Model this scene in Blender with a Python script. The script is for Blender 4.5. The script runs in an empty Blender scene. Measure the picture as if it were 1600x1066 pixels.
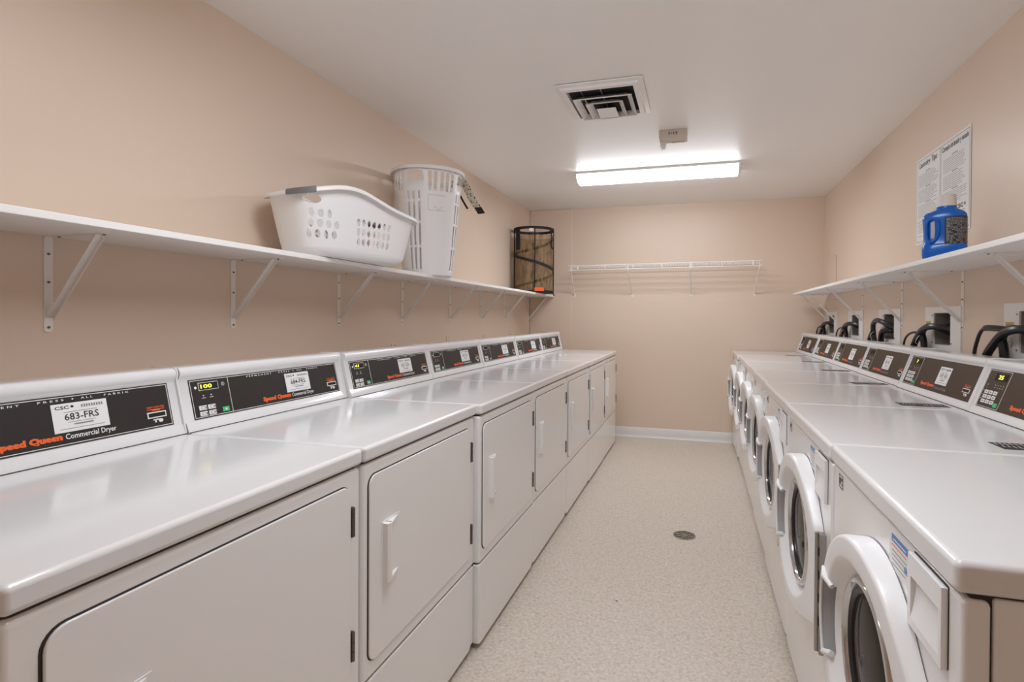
import bpy, bmesh, math, random
from mathutils import Matrix, Vector

random.seed(7)
S = bpy.context.scene
COL = S.collection
PI = math.pi

# ------------------------------------------------------------------ camera
CAMH = 1.23813
YAW, PITCH, ROLL = 0.274776, -0.0078865, 0.0053995
f = Vector((-math.sin(YAW) * math.cos(PITCH), math.cos(YAW) * math.cos(PITCH), math.sin(PITCH)))
r0 = Vector((math.cos(YAW), math.sin(YAW), 0)); u0 = r0.cross(f)
r = r0 * math.cos(ROLL) + u0 * math.sin(ROLL); u = -r0 * math.sin(ROLL) + u0 * math.cos(ROLL)
cd = bpy.data.cameras.new('camera'); cam = bpy.data.objects.new('camera', cd); COL.objects.link(cam)
cd.sensor_width = 36; cd.lens = 833.1 * 36 / 1600
cd.shift_x = (800 - 854.2) / 1600; cd.shift_y = (503.07 - 533) / 1600
cd.clip_start = 0.02
Mc = Matrix((r, u, -f)).transposed().to_4x4(); Mc.translation = (0, 0, CAMH)
cam.matrix_world = Mc
S.camera = cam

# ------------------------------------------------------------------ light and exposure
w = bpy.data.worlds.new('world'); S.world = w; w.use_nodes = True
w.node_tree.nodes['Background'].inputs[0].default_value = (0.9, 0.92, 1, 1)
w.node_tree.nodes['Background'].inputs[1].default_value = 0.3
S.view_settings.view_transform = 'Standard'; S.view_settings.look = 'None'
S.view_settings.gamma = 1; S.view_settings.use_curve_mapping = False
S.view_settings.exposure = 1.46
S.cycles.max_bounces = 16; S.cycles.diffuse_bounces = 12; S.cycles.glossy_bounces = 6; S.cycles.transmission_bounces = 8
LAMP = 10.0                      # emission of the fluorescent lenses
LAMP_POS = [(-0.325, 4.31), (-0.325, 1.15)]    # two identical fixtures on the ceiling

# ------------------------------------------------------------------ room numbers
XL, XR, YB, YF, HC = -1.772, 1.16, 5.608, -1.3, 2.409
DX, DY0, DP = -0.79, 0.446, 0.6903          # dryer fronts, first near edge, pitch
WX, WY0, WP = 0.34, 0.817, 0.683            # washer fronts
SHZ = 1.48                                  # shelf tops

# ------------------------------------------------------------------ materials
MATS = {}
def mat(name, col, rough=0.5, metal=0.0, spec=0.5, coat=0.0, emis=None, estr=0, trans=0, bump=None, alpha=1):
    if name in MATS: return MATS[name]
    m = bpy.data.materials.new(name); m.use_nodes = True
    nt = m.node_tree; b = nt.nodes['Principled BSDF']
    b.inputs['Base Color'].default_value = (*col, 1)
    b.inputs['Roughness'].default_value = rough
    b.inputs['Metallic'].default_value = metal
    b.inputs['Specular IOR Level'].default_value = spec
    b.inputs['Coat Weight'].default_value = coat
    b.inputs['Coat Roughness'].default_value = 0.08
    b.inputs['Transmission Weight'].default_value = trans
    b.inputs['Alpha'].default_value = alpha
    if emis:
        b.inputs['Emission Color'].default_value = (*emis, 1); b.inputs['Emission Strength'].default_value = estr
    # gentle procedural variation in every material
    tc = nt.nodes.new('ShaderNodeTexCoord'); n = nt.nodes.new('ShaderNodeTexNoise')
    n.inputs['Scale'].default_value = 3.0 if not bump else bump[0]
    n.inputs['Detail'].default_value = 3
    nt.links.new(tc.outputs['Object'], n.inputs['Vector'])
    if bump:
        bp = nt.nodes.new('ShaderNodeBump'); bp.inputs['Strength'].default_value = bump[1]
        bp.inputs['Distance'].default_value = bump[2]
        nt.links.new(n.outputs['Fac'], bp.inputs['Height']); nt.links.new(bp.outputs['Normal'], b.inputs['Normal'])
    else:
        mr = nt.nodes.new('ShaderNodeMapRange'); mr.inputs[3].default_value = rough * 0.92; mr.inputs[4].default_value = min(1, rough * 1.08)
        nt.links.new(n.outputs['Fac'], mr.inputs[0]); nt.links.new(mr.outputs[0], b.inputs['Roughness'])
    MATS[name] = m
    return m

wallm = mat('beige_semigloss_paint', (0.735, 0.595, 0.485), 0.40, spec=0.42, bump=(10, 0.10, 0.01))
ceilm = mat('ceiling_paint', (0.86, 0.85, 0.835), 0.42, spec=0.7, bump=(130, 0.30, 0.002))
enam = mat('white_enamel', (0.84, 0.835, 0.835), 0.22, coat=0.35)
enamtop = mat('white_porcelain_top', (0.775, 0.775, 0.785), 0.14, spec=0.4, coat=0.12)
wplast = mat('white_plastic', (0.86, 0.86, 0.87), 0.3)
bplast = mat('basket_plastic', (0.86, 0.86, 0.87), 0.4)
shelfm = mat('white_shelf_paint', (0.88, 0.865, 0.85), 0.4)
metalw = mat('white_coated_steel', (0.82, 0.80, 0.78), 0.35)
basem = mat('cove_base_vinyl', (0.74, 0.74, 0.73), 0.4)
dark = mat('gap_shade_and_lint', (0.035, 0.03, 0.028), 0.6)  # painted shade for the machine seams, also the lint colour
black = mat('black_rubber', (0.012, 0.012, 0.014), 0.3)
blackp = mat('black_fabric', (0.012, 0.011, 0.012), 0.8)
plateb = mat('charcoal_faceplate', (0.030, 0.025, 0.023), 0.45, spec=0.3)
platew = mat('brown_faceplate', (0.060, 0.035, 0.020), 0.5, spec=0.25)
prw = mat('white_print', (0.80, 0.79, 0.77), 0.5)
prg = mat('grey_print', (0.25, 0.25, 0.26), 0.5)
prk = mat('black_print', (0.02, 0.02, 0.022), 0.5)
pro = mat('orange_print', (0.86, 0.13, 0.02), 0.5)
prg2 = mat('green_key', (0.06, 0.52, 0.20), 0.4)
prb = mat('blue_print', (0.10, 0.25, 0.55), 0.5)
prr = mat('red_print', (0.55, 0.05, 0.03), 0.5)
paper = mat('white_paper', (0.80, 0.80, 0.80), 0.6)
ledy = mat('yellow_led', (0.6, 0.5, 0.02), 0.4, emis=(1.0, 0.85, 0.05), estr=0.9)
chrome = mat('chrome', (0.62, 0.62, 0.63), 0.12, metal=1)
steel = mat('brushed_steel', (0.42, 0.40, 0.38), 0.35, metal=1)
hingem = mat('hinge_steel', (0.16, 0.14, 0.125), 0.35, metal=0.7)
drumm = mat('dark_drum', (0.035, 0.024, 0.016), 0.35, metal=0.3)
glassm = mat('door_glass', (0.30, 0.24, 0.20), 0.03, trans=1.0)
glassm.node_tree.nodes['Principled BSDF'].inputs['IOR'].default_value = 1.12
greyp = mat('grey_grip', (0.17, 0.165, 0.17), 0.5)
greyh = mat('handle_recess_grey', (0.42, 0.42, 0.43), 0.35)
gold = mat('gold_sticker', (0.62, 0.40, 0.06), 0.4)
cream = mat('cream_outlet', (0.70, 0.62, 0.46), 0.4)
boxg = mat('valve_box_grey', (0.30, 0.28, 0.25), 0.6)
bluej = mat('blue_jug_plastic', (0.003, 0.115, 0.52), 0.22)
capm = mat('cap_plastic', (0.70, 0.66, 0.64), 0.4)
brass = mat('drain_nickel', (0.40, 0.36, 0.31), 0.4, metal=0.8)
blk = mat('duct_black', (0.006, 0.006, 0.007), 0.8)
clearp = mat('strobe_clear', (0.75, 0.75, 0.76), 0.15, trans=0.5)
alm = mat('alarm_housing', (0.60, 0.53, 0.46), 0.5)
def lens_mats(k):
    return (mat('fluorescent_lens_bottom_%d' % k, (0.9, 0.9, 0.9), 0.3, emis=(0.95, 1.0, 1.06), estr=LAMP * (.95, .98)[k]),
            mat('fluorescent_lens_side_%d' % k, (0.9, 0.9, 0.9), 0.3, emis=(0.95, 1.0, 1.06), estr=LAMP * (.62, .65)[k]))

def floor_mat():
    m = bpy.data.materials.new('speckled_vinyl_tile'); m.use_nodes = True; nt = m.node_tree; b = nt.nodes['Principled BSDF']
    tc = nt.nodes.new('ShaderNodeTexCoord')
    v = nt.nodes.new('ShaderNodeTexVoronoi'); v.inputs['Scale'].default_value = 120
    n = nt.nodes.new('ShaderNodeTexNoise'); n.inputs['Scale'].default_value = 75; n.inputs['Detail'].default_value = 5
    n2 = nt.nodes.new('ShaderNodeTexNoise'); n2.inputs['Scale'].default_value = 230; n2.inputs['Detail'].default_value = 2
    for k in (v, n, n2): nt.links.new(tc.outputs['Object'], k.inputs['Vector'])
    cr = nt.nodes.new('ShaderNodeValToRGB')
    e = cr.color_ramp.elements; e[0].position = 0.36; e[0].color = (0.60, 0.53, 0.46, 1); e[1].position = 0.62; e[1].color = (0.71, 0.645, 0.575, 1)
    nt.links.new(n.outputs['Fac'], cr.inputs[0])
    sep = nt.nodes.new('ShaderNodeSeparateColor'); nt.links.new(v.outputs['Color'], sep.inputs[0])
    cr2 = nt.nodes.new('ShaderNodeValToRGB'); e = cr2.color_ramp.elements
    e[0].position = 0.0; e[0].color = (0.62, 0.56, 0.50, 1); e[1].position = 1.0; e[1].color = (1.0, 0.985, 0.96, 1)
    cr2.color_ramp.elements.new(0.12).color = (0.84, 0.80, 0.76, 1)
    nt.links.new(sep.outputs[0], cr2.inputs[0])
    mx = nt.nodes.new('ShaderNodeMix'); mx.data_type = 'RGBA'; mx.blend_type = 'MULTIPLY'; mx.inputs[0].default_value = 0.55
    nt.links.new(cr.outputs[0], mx.inputs[6]); nt.links.new(cr2.outputs[0], mx.inputs[7])
    cr3 = nt.nodes.new('ShaderNodeValToRGB'); e = cr3.color_ramp.elements
    e[0].position = 0.27; e[0].color = (0.45, 0.38, 0.33, 1); e[1].position = 0.34; e[1].color = (1, 1, 1, 1)
    nt.links.new(n2.outputs['Fac'], cr3.inputs[0])
    mx2 = nt.nodes.new('ShaderNodeMix'); mx2.data_type = 'RGBA'; mx2.blend_type = 'MULTIPLY'; mx2.inputs[0].default_value = 1
    nt.links.new(mx.outputs[2], mx2.inputs[6]); nt.links.new(cr3.outputs[0], mx2.inputs[7])
    nt.links.new(mx2.outputs[2], b.inputs['Base Color'])
    b.inputs['Roughness'].default_value = 0.42
    return m
floorm = floor_mat()

def mesh_mat():   # see-through brown netting of the pop-up hamper
    m = bpy.data.materials.new('brown_netting'); m.use_nodes = True; nt = m.node_tree; b = nt.nodes['Principled BSDF']
    tc = nt.nodes.new('ShaderNodeTexCoord'); mp = nt.nodes.new('ShaderNodeMapping'); mp.inputs['Scale'].default_value = (50, 50, 14)
    n = nt.nodes.new('ShaderNodeTexNoise'); n.inputs['Scale'].default_value = 1.0; n.inputs['Detail'].default_value = 4
    nt.links.new(tc.outputs['Object'], mp.inputs[0]); nt.links.new(mp.outputs[0], n.inputs['Vector'])
    cr = nt.nodes.new('ShaderNodeValToRGB'); e = cr.color_ramp.elements
    e[0].position = 0.35; e[0].color = (0.05, 0.032, 0.016, 1); e[1].position = 0.65; e[1].color = (0.38, 0.22, 0.085, 1)
    nt.links.new(n.outputs['Fac'], cr.inputs[0]); nt.links.new(cr.outputs[0], b.inputs['Base Color'])
    b.inputs['Roughness'].default_value = 0.8; b.inputs['Alpha'].default_value = 0.55
    return m
netm = mesh_mat()

def leopard_mat():
    m = bpy.data.materials.new('leopard_fabric'); m.use_nodes = True; nt = m.node_tree; b = nt.nodes['Principled BSDF']
    tc = nt.nodes.new('ShaderNodeTexCoord'); v = nt.nodes.new('ShaderNodeTexVoronoi'); v.inputs['Scale'].default_value = 70
    nt.links.new(tc.outputs['Object'], v.inputs['Vector'])
    cr = nt.nodes.new('ShaderNodeValToRGB'); e = cr.color_ramp.elements
    e[0].position = 0.28; e[0].color = (0.03, 0.022, 0.018, 1); e[1].position = 0.36; e[1].color = (0.62, 0.54, 0.45, 1)
    nt.links.new(v.outputs['Distance'], cr.inputs[0]); nt.links.new(cr.outputs[0], b.inputs['Base Color'])
    b.inputs['Roughness'].default_value = 0.9
    return m
leom = leopard_mat()

# ------------------------------------------------------------------ mesh builder
_txt = {}
def text_mesh(s, bold=0.0, shear=0.0, space=1.0):
    k = (s, bold, shear, space)
    if k not in _txt:
        c = bpy.data.curves.new('t', 'FONT'); c.body = s; c.size = 1; c.offset = bold; c.shear = shear; c.space_character = space; c.resolution_u = 2
        o = bpy.data.objects.new('t', c); COL.objects.link(o)
        me = bpy.data.meshes.new_from_object(o.evaluated_get(bpy.context.evaluated_depsgraph_get()))
        vs = [tuple(v.co) for v in me.vertices]; fs = [tuple(p.vertices) for p in me.polygons]
        bpy.data.objects.remove(o); bpy.data.curves.remove(c); bpy.data.meshes.remove(me)
        x0 = min(v[0] for v in vs); x1 = max(v[0] for v in vs); y0 = min(v[1] for v in vs); y1 = max(v[1] for v in vs)
        _txt[k] = ([((v[0] - x0) / (x1 - x0), (v[1] - y0) / (y1 - y0)) for v in vs], fs)
    return _txt[k]

class MB:
    def __init__(s, *mats): s.v = []; s.f = []; s.m = []; s.mats = list(mats); s.M = None
    def add(s, vs, fs, m=None):
        k = 0
        if m is not None:
            if m not in s.mats: s.mats.append(m)
            k = s.mats.index(m)
        o = len(s.v)
        if s.M is not None: vs = [tuple(s.M @ Vector(p)) for p in vs]
        s.v += vs; s.f += [tuple(i + o for i in q) for q in fs]; s.m += [k] * len(fs)
        return s
    def box(s, x0, x1, y0, y1, z0, z1, m=None):
        v = [(x, y, z) for x in (x0, x1) for y in (y0, y1) for z in (z0, z1)]
        return s.add(v, [(0, 1, 3, 2), (4, 6, 7, 5), (0, 4, 5, 1), (2, 3, 7, 6), (0, 2, 6, 4), (1, 5, 7, 3)], m)
    def prism(s, poly, axis, a, b, m=None):
        n = len(poly)
        def P(p, t):
            return {'x': (t, p[0], p[1]), 'y': (p[0], t, p[1]), 'z': (p[0], p[1], t)}[axis]
        v = [P(p, a) for p in poly] + [P(p, b) for p in poly]
        fs = [tuple(range(n - 1, -1, -1)), tuple(range(n, 2 * n))] + [(i, (i + 1) % n, n + (i + 1) % n, n + i) for i in range(n)]
        return s.add(v, fs, m)
    def loft(s, loops, m=None, close=True, cap0=False, cap1=False):
        n = len(loops[0]); v = [p for l in loops for p in l]; fs = []
        for i in range(len(loops) - 1):
            for j in range(n if close else n - 1):
                k = (j + 1) % n
                fs.append((i * n + j, i * n + k, (i + 1) * n + k, (i + 1) * n + j))
        if cap0: fs.append(tuple(range(n - 1, -1, -1)))
        if cap1: fs.append(tuple((len(loops) - 1) * n + j for j in range(n)))
        return s.add(v, fs, m)
    def tube(s, path, rad, n=10, m=None, caps=True):
        P = [Vector(p) for p in path]; loops = []; up = None
        for i, p in enumerate(P):
            t = (P[min(i + 1, len(P) - 1)] - P[max(i - 1, 0)]).normalized()
            if up is None: up = t.orthogonal().normalized()
            up = (up - t * up.dot(t)).normalized(); sd = t.cross(up)
            rr = rad[i] if isinstance(rad, (list, tuple)) else rad
            loops.append([tuple(p + (up * math.cos(a) + sd * math.sin(a)) * rr) for a in [2 * PI * k / n for k in range(n)]])
        return s.loft(loops, m, cap0=caps, cap1=caps)
    def bar(s, a, b, rad, n=6, m=None): return s.tube([a, b], rad, n, m)
    def lathe(s, prof, c=(0, 0, 0), n=32, m=None, cap0=False, cap1=False):
        loops = [[(c[0] + q[0] * math.cos(2 * PI * k / n), c[1] + q[0] * math.sin(2 * PI * k / n), c[2] + q[1]) for k in range(n)] for q in prof]
        return s.loft(loops, m, cap0=cap0, cap1=cap1)
    # flat things in a frame: P(origin) + x*X + y*Y + out*N
    def rect(s, F, x0, x1, y0, y1, h=0.0004, m=None):
        o, X, Y, N = F
        v = [tuple(o + X * x + Y * y + N * t) for t in (0, h) for (x, y) in ((x0, y0), (x1, y0), (x1, y1), (x0, y1))]
        return s.add(v, [(4, 5, 6, 7), (0, 1, 5, 4), (1, 2, 6, 5), (2, 3, 7, 6), (3, 0, 4, 7), (3, 2, 1, 0)], m)
    def frame(s, F, x0, x1, y0, y1, t, h=0.0005, m=None):
        s.rect(F, x0, x1, y0, y0 + t, h, m); s.rect(F, x0, x1, y1 - t, y1, h, m)
        s.rect(F, x0, x0 + t, y0 + t, y1 - t, h, m); return s.rect(F, x1 - t, x1, y0 + t, y1 - t, h, m)
    def text(s, F, st, x0, x1, y0, y1, h=0.0007, m=None, bold=0.0, shear=0.0, space=1.0):
        o, X, Y, N = F; vs, fs = text_mesh(st, bold, shear, space)
        return s.add([tuple(o + X * (x0 + (x1 - x0) * a) + Y * (y0 + (y1 - y0) * b) + N * h) for a, b in vs], fs, m)
    def disc(s, F, x, y, rx, ry=None, h=0.0006, m=None, n=16):
        o, X, Y, N = F; ry = ry or rx
        p = [(x + rx * math.cos(2 * PI * k / n), y + ry * math.sin(2 * PI * k / n)) for k in range(n)]
        v = [tuple(o + X * a + Y * b) for a, b in p] + [tuple(o + X * a + Y * b + N * h) for a, b in p]
        return s.add(v, [tuple(range(n, 2 * n))] + [(i, (i + 1) % n, n + (i + 1) % n, n + i) for i in range(n)], m)
    def build(s, name, m=None, parent=None, bevel=0, seg=2, sharp=35, smooth=True, recalc=True, solid=0):
        if m is not None:
            if not s.mats: s.mats = [m]
        me = bpy.data.meshes.new(name); me.from_pydata(s.v, [], s.f)
        for q in s.mats: me.materials.append(q)
        me.polygons.foreach_set('material_index', s.m)
        me.update()
        if recalc:
            b = bmesh.new(); b.from_mesh(me); bmesh.ops.recalc_face_normals(b, faces=b.faces); b.to_mesh(me); b.free()
        if smooth:
            me.polygons.foreach_set('use_smooth', [True] * len(me.polygons)); me.set_sharp_from_angle(angle=math.radians(sharp))
        o = bpy.data.objects.new(name, me); COL.objects.link(o)
        if solid:
            sm = o.modifiers.new('s', 'SOLIDIFY'); sm.thickness = solid; sm.offset = 0
        if bevel:
            bm_ = o.modifiers.new('b', 'BEVEL'); bm_.width = bevel; bm_.segments = seg; bm_.limit_method = 'ANGLE'; bm_.angle_limit = math.radians(50)
            bm_.harden_normals = True
        if parent: o.parent = parent
        return o

def frm(o, X, Y):
    X = Vector(X).normalized(); Y = Vector(Y).normalized()
    return (Vector(o), X, Y, X.cross(Y))
def rr(w, h, rad, n=5, cx=0, cy=0):
    pts = []
    for (sx, sy, a0) in ((1, 1, 0), (-1, 1, PI / 2), (-1, -1, PI), (1, -1, 3 * PI / 2)):
        for k in range(n + 1):
            a = a0 + PI / 2 * k / n
            pts.append((cx + sx * (w / 2 - rad) + rad * math.cos(a), cy + sy * (h / 2 - rad) + rad * math.sin(a)))
    return pts
def smooth_path(pts, k=6):
    P = [Vector(p) for p in pts]; P = [2 * P[0] - P[1]] + P + [2 * P[-1] - P[-2]]; out = []
    for i in range(1, len(P) - 2):
        for j in range(k):
            t = j / k; a, b, c, d = P[i - 1:i + 3]
            out.append(0.5 * ((2 * b) + (c - a) * t + (2 * a - 5 * b + 4 * c - d) * t * t + (3 * b - a - 3 * c + d) * t ** 3))
    out.append(P[-2]); return out
def empty(name, loc=(0, 0, 0), rz=0):
    o = bpy.data.objects.new(name, None); COL.objects.link(o); o.location = loc; o.rotation_euler = (0, 0, rz); o.empty_display_size = 0.1
    return o
def tag(o, label, cat, group=None):
    o['label'] = label; o['category'] = cat
    if group: o['group'] = group
    return o
def struct(o): o['kind'] = 'structure'; return o
def copy_tree(o, parent=None):
    c = o.copy(); COL.objects.link(c)
    if parent: c.parent = parent
    for ch in list(o.children): copy_tree(ch, c)
    return c

# ------------------------------------------------------------------ room
struct(MB().box(XL - .05, XR + .05, YF, YB + .05, -0.05, 0).build('floor', floorm, smooth=False))
struct(MB().box(XL - .05, XR + .05, YF, YB + .05, HC, HC + .05).build('ceiling', ceilm, smooth=False))
struct(MB().box(XL - .1, XL, YF, YB + .05, 0, HC).build('wall_left', wallm, smooth=False))
struct(MB().box(XL, XR, YB, YB + .05, 0, HC).build('wall_back', wallm, smooth=False))
struct(MB().box(XL, -1.297, YB - .022, YB, 0, HC).build('wall_pier', wallm, bevel=.008, smooth=False))
struct(MB().box(XL, XR, YF - .05, YF, 0, HC).build('wall_front', wallm, smooth=False))
PANELS = [2.295, 3.04, 3.79, 4.525, 5.27]       # centres of the valve boxes
PW, OW, OZ0, OZ1 = 0.39, 0.185, 1.115, 1.272
ys = [YF]
for c in PANELS: ys += [c - OW / 2, c + OW / 2]
ys.append(YB + .05)
b = MB()
for i in range(len(ys) - 1):
    hole = i % 2 == 1
    if hole:
        b.box(XR, XR + .1, ys[i], ys[i + 1], 0, OZ0); b.box(XR, XR + .1, ys[i], ys[i + 1], OZ1, HC)
        b.box(XR + .095, XR + .1, ys[i], ys[i + 1], OZ0, OZ1)
    else: b.box(XR, XR + .1, ys[i], ys[i + 1], 0, HC)
struct(b.build('wall_right', wallm, smooth=False))
def baseboard(name, poly, axis, a, c):
    struct(MB().prism(poly, axis, a, c).build(name, basem, sharp=50))
bp_ = [(0, 0), (-.016, 0), (-.011, .006), (-.006, .018), (-.004, .03), (-.004, .098), (-.002, .1), (0, .1)]
baseboard('baseboard_back', [(YB + p[0], p[1]) for p in bp_], 'x', -1.297, XR)
baseboard('baseboard_left', [(XL - p[0], p[1]) for p in bp_], 'y', YF, YB - .022)
baseboard('baseboard_right', [(XR + p[0], p[1]) for p in bp_], 'y', YF, YB)
# painted access panel
b = MB().box(XR - .002, XR, 5.135, 5.42, 1.52, 1.795).box(XR - .0045, XR - .001, 5.135, 5.141, 1.52, 1.795).box(XR - .0045, XR - .001, 5.135, 5.42, 1.789, 1.795)
tag(b.build('access_panel', wallm), 'painted-over beige access panel in the wall above the far end of the shelf', 'access panel')

# ------------------------------------------------------------------ dryer
def csc_sticker(b, F, x0, x1, y0, y1, code):
    b.rect(F, x0, x1, y0, y1, .0006, paper)
    w_, h_ = x1 - x0, y1 - y0
    b.text(F, 'CSC', x0 + .06 * w_, x0 + .3 * w_, y0 + .80 * h_, y0 + .92 * h_, .0009, prk, .02)
    b.disc(F, x0 + .36 * w_, y0 + .87 * h_, .03 * w_, .045 * h_, .0008, prk, 8)
    for k in range(9): b.rect(F, x0 + (.52 + .046 * k) * w_, x0 + (.52 + .046 * k + .03) * w_, y0 + .80 * h_, y0 + .90 * h_, .0009, prg)
    b.rect(F, x0 + .2 * w_, x0 + .8 * w_, y0 + .68 * h_, y0 + .70 * h_, .0008, prg)
    if code: b.text(F, code, x0 + .2 * w_, x0 + .82 * w_, y0 + .40 * h_, y0 + .64 * h_, .0009, prk, .012)
    else:           # too small in the photograph to read: broken strokes
        for k in range(7):
            if k == 3: b.rect(F, x0 + .51 * w_, x0 + .54 * w_, y0 + .50 * h_, y0 + .53 * h_, .0009, prk); continue
            a_ = x0 + (.20 + .09 * k) * w_
            b.frame(F, a_, a_ + .065 * w_, y0 + .40 * h_, y0 + .63 * h_, .012 * w_, .0009, prg); b.rect(F, a_, a_ + .065 * w_, y0 + .50 * h_, y0 + .53 * h_, .0009, prg)
    b.rect(F, x0 + .25 * w_, x0 + .75 * w_, y0 + .32 * h_, y0 + .34 * h_, .0008, prg)
    b.rect(F, x0 + .35 * w_, x0 + .7 * w_, y0 + .22 * h_, y0 + .27 * h_, .0008, prg)
    b.rect(F, x0 + .1 * w_, x0 + .9 * w_, y0 + .1 * h_, y0 + .12 * h_, .0008, prg)

def card_reader(con, F, x0, y0, s=1.0):
    b = MB(prw)
    b.rect(F, x0, x0 + .050, y0, y0 + .016, .002, prw); b.rect(F, x0 + .003, x0 + .047, y0 + .003, y0 + .013, .0025, blk)
    b.text(F, 'INSERT CARD HERE', x0 + .002, x0 + .048, y0 + .026, y0 + .0305, .0009, pro, .02)
    b.rect(F, x0 + .002, x0 + .048, y0 + .0215, y0 + .0235, .0008, pro); b.rect(F, x0 + .014, x0 + .036, y0 + .019, y0 + .0215, .0008, pro)
    b.disc(F, x0 + .034, y0 - .008, .006, .005, .0007, prw, 10); b.rect(F, x0 + .014, x0 + .030, y0 - .006, y0 - .003, .0007, prw)
    b.rect(F, x0 + .018, x0 + .022, y0 - .012, y0 - .005, .0007, prw)
    b.build('card_slot', None, con, smooth=False)

def make_dryer():
    root = empty('dryer')
    HW = .343
    # cabinet: body, neck under the top, plinth-side feet
    b = MB(enam).box(-HW, HW, 0, .70, .3205, .8708)
    b.box(-HW + .006, HW - .006, .008, .695, .30, .885, dark)  # neck coloured dark so the seams read as shaded grooves
    b.box(-HW + .004, HW - .004, .012, .70, .03, .31)
    b.build('cabinet', None, root, bevel=.011, seg=3)
    low = [(-HW, .022), (-HW + .02, .016), (HW - .035, .016), (HW - .02, .03), (HW, .03), (HW, .317), (-HW, .317)]
    MB(enam).prism(low, 'y', .001, .03).build('lower_panel', None, root, bevel=.006, seg=2)
    for sx in (-1, 1):
        for yy in (.06, .64):
            MB(black).lathe([(.018, 0), (.018, .012), (.009, .014), (.009, .03)], (sx * .29, yy, 0), 12, cap0=True, cap1=True).build('foot', None, root)
    MB(enamtop).box(-HW - .0005, HW + .0005, -.007, .70, .8765, .9155).build('top', None, root, bevel=.010, seg=4)
    # console
    con = MB(enamtop).prism([(.545, .914), (.549, .922), (.556, .940), (.560, .944), (.588, 1.060), (.583, 1.067), (.580, 1.076), (.581, 1.085), (.587, 1.092), (.597, 1.094), (.660, 1.093), (.668, 1.086), (.668, .914)], 'x', -HW, HW).build('console', None, root, sharp=60)
    MB(enam).prism([(.546, .916), (.552, .944), (.581, 1.064), (.578, 1.075), (.579, 1.087), (.586, 1.0945), (.597, 1.0965), (.669, 1.0955), (.670, .916)], 'x', HW - .0045, HW - .0005).build('end_cap', None, con)
    MB(dark).box(-HW + .001, HW - .001, .5438, .56, .9150, .9172).build('console_gap_shade', None, con)  # dark strip painting the shade line at the console foot
    F = frm((0, .5606, .9455), (1, 0, 0), (0, .0275, .113))
    H = .1135
    b = MB(plateb).rect(F, -.315, .315, 0, H, .0015, plateb)
    G = (F[0] + F[3] * .0015,) + F[1:]
    b.frame(G, -.312, .312, .003, H - .003, .0016, .0005, prw)
    b.frame(G, -.312, -.185, .003, H - .003, .0014, .0006, prw)
    b.text(G, 'PERMANENT', -.115, -.012, H - .0125, H - .0080, .0007, prw, .02, 0, 1.7)
    b.text(G, 'PRESS', .020, .070, H - .0125, H - .0080, .0007, prw, .02, 0, 1.7)
    b.disc(G, .088, H - .0102, .0018, .0018, .0006, prw, 8)
    b.text(G, 'ALL', .105, .130, H - .0125, H - .0080, .0007, prw, .02, 0, 1.7)
    b.text(G, 'FABRIC', .155, .212, H - .0125, H - .0080, .0007, prw, .02, 0, 1.7)
    b.text(G, 'Speed Queen', -.066, .056, .0105, .029, .0009, pro, .07)
    b.text(G, 'Commercial Dryer', .062, .170, .0105, .0265, .0009, prw, .015)
    b.disc(G, -.296, H - .024, .004, .004, .0006, prw, 10)
    b.disc(G, -.205, H - .022, .0055, .0055, .0006, prw, 14); b.disc(G, -.205, H - .022, .0042, .0042, .0009, plateb, 14); b.disc(G, -.205, H - .022, .0015, .0015, .0012, prw, 8)
    for xx in (-.275, -.250):
        b.disc(G, xx, H - .049, .002, .002, .0006, prw, 8); b.rect(G, xx - .006, xx + .006, H - .0565, H - .055, .0006, prw)
    b.build('faceplate', None, con, smooth=False)
    b = MB(blk).rect(G, -.287, -.222, H - .034, H - .011, .0012, prw).rect(G, -.2855, -.2235, H - .0325, H - .0125, .0016, blk)
    b.build('display', None, con, smooth=False)
    for (xx, yy) in ((-.284, .030), (-.255, .030), (-.284, .013), (-.255, .013)):
        b = MB(prw).rect(G, xx - .012, xx + .012, yy - .0065, yy + .0065, .0012, prw)
        b.disc(G, xx, yy, .006, .005, .0015, prg, 12).disc(G, xx, yy, .0045, .0036, .0018, prw, 12).rect(G, xx + .008, xx + .0105, yy - .004, yy + .003, .0015, prk)
        b.build('button', None, con, smooth=False)
    b = MB(prg2).rect(G, -.221, -.198, .0085, .0225, .0014, prg2).disc(G, -.209, .0155, .004, .0035, .0017, prw, 10)
    b.build('start_button', None, con, smooth=False)['label'] = 'green start button'
    card_reader(con, G, .248, .026)
    # door
    dx0, dx1, dz0, dz1 = -.320, .298, .365, .838
    cx, cz, W_, H_ = (dx0 + dx1) / 2, (dz0 + dz1) / 2, dx1 - dx0, dz1 - dz0
    door = MB(enam).prism(rr(W_, H_, .028, 6, cx, cz), 'y', -.006, .0).build('door', None, root, bevel=.0025, seg=2)
    MB(dark).prism(rr(W_ + .005, H_ + .005, .030, 6, cx - .001, cz), 'y', -.0008, .001).build('door_gap_shade', None, door)  # no seal: dark slab stands in for shade in the door gap
    # scooped pull: thick bar, two wings tapering away, shallow recess
    hx, hz0, hz1 = -.266, .545, .700
    b = MB(enam)
    b.prism([(hx, -.006), (hx + .002, -.021), (hx + .010, -.025), (hx + .020, -.024), (hx + .024, -.019), (hx + .020, -.006)], 'z', hz0, hz1)
    for (a_, c_, z_) in ((hz1 - .010, hz1, 1), (hz0, hz0 + .010, 1)):
        b.prism([(hx + .015, -.005), (hx + .018, -.024), (hx + .075, -.0075), (hx + .075, -.005)], 'z', a_, c_)
    b.build('handle', None, door, bevel=.003, seg=2)
    MB(enam).prism([(hx - .004, -.005), (hx - .003, -.0075), (hx + .082, -.0075), (hx + .083, -.005)], 'z', hz0 - .004, hz1 + .004).build('handle_plate', None, door)
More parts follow.
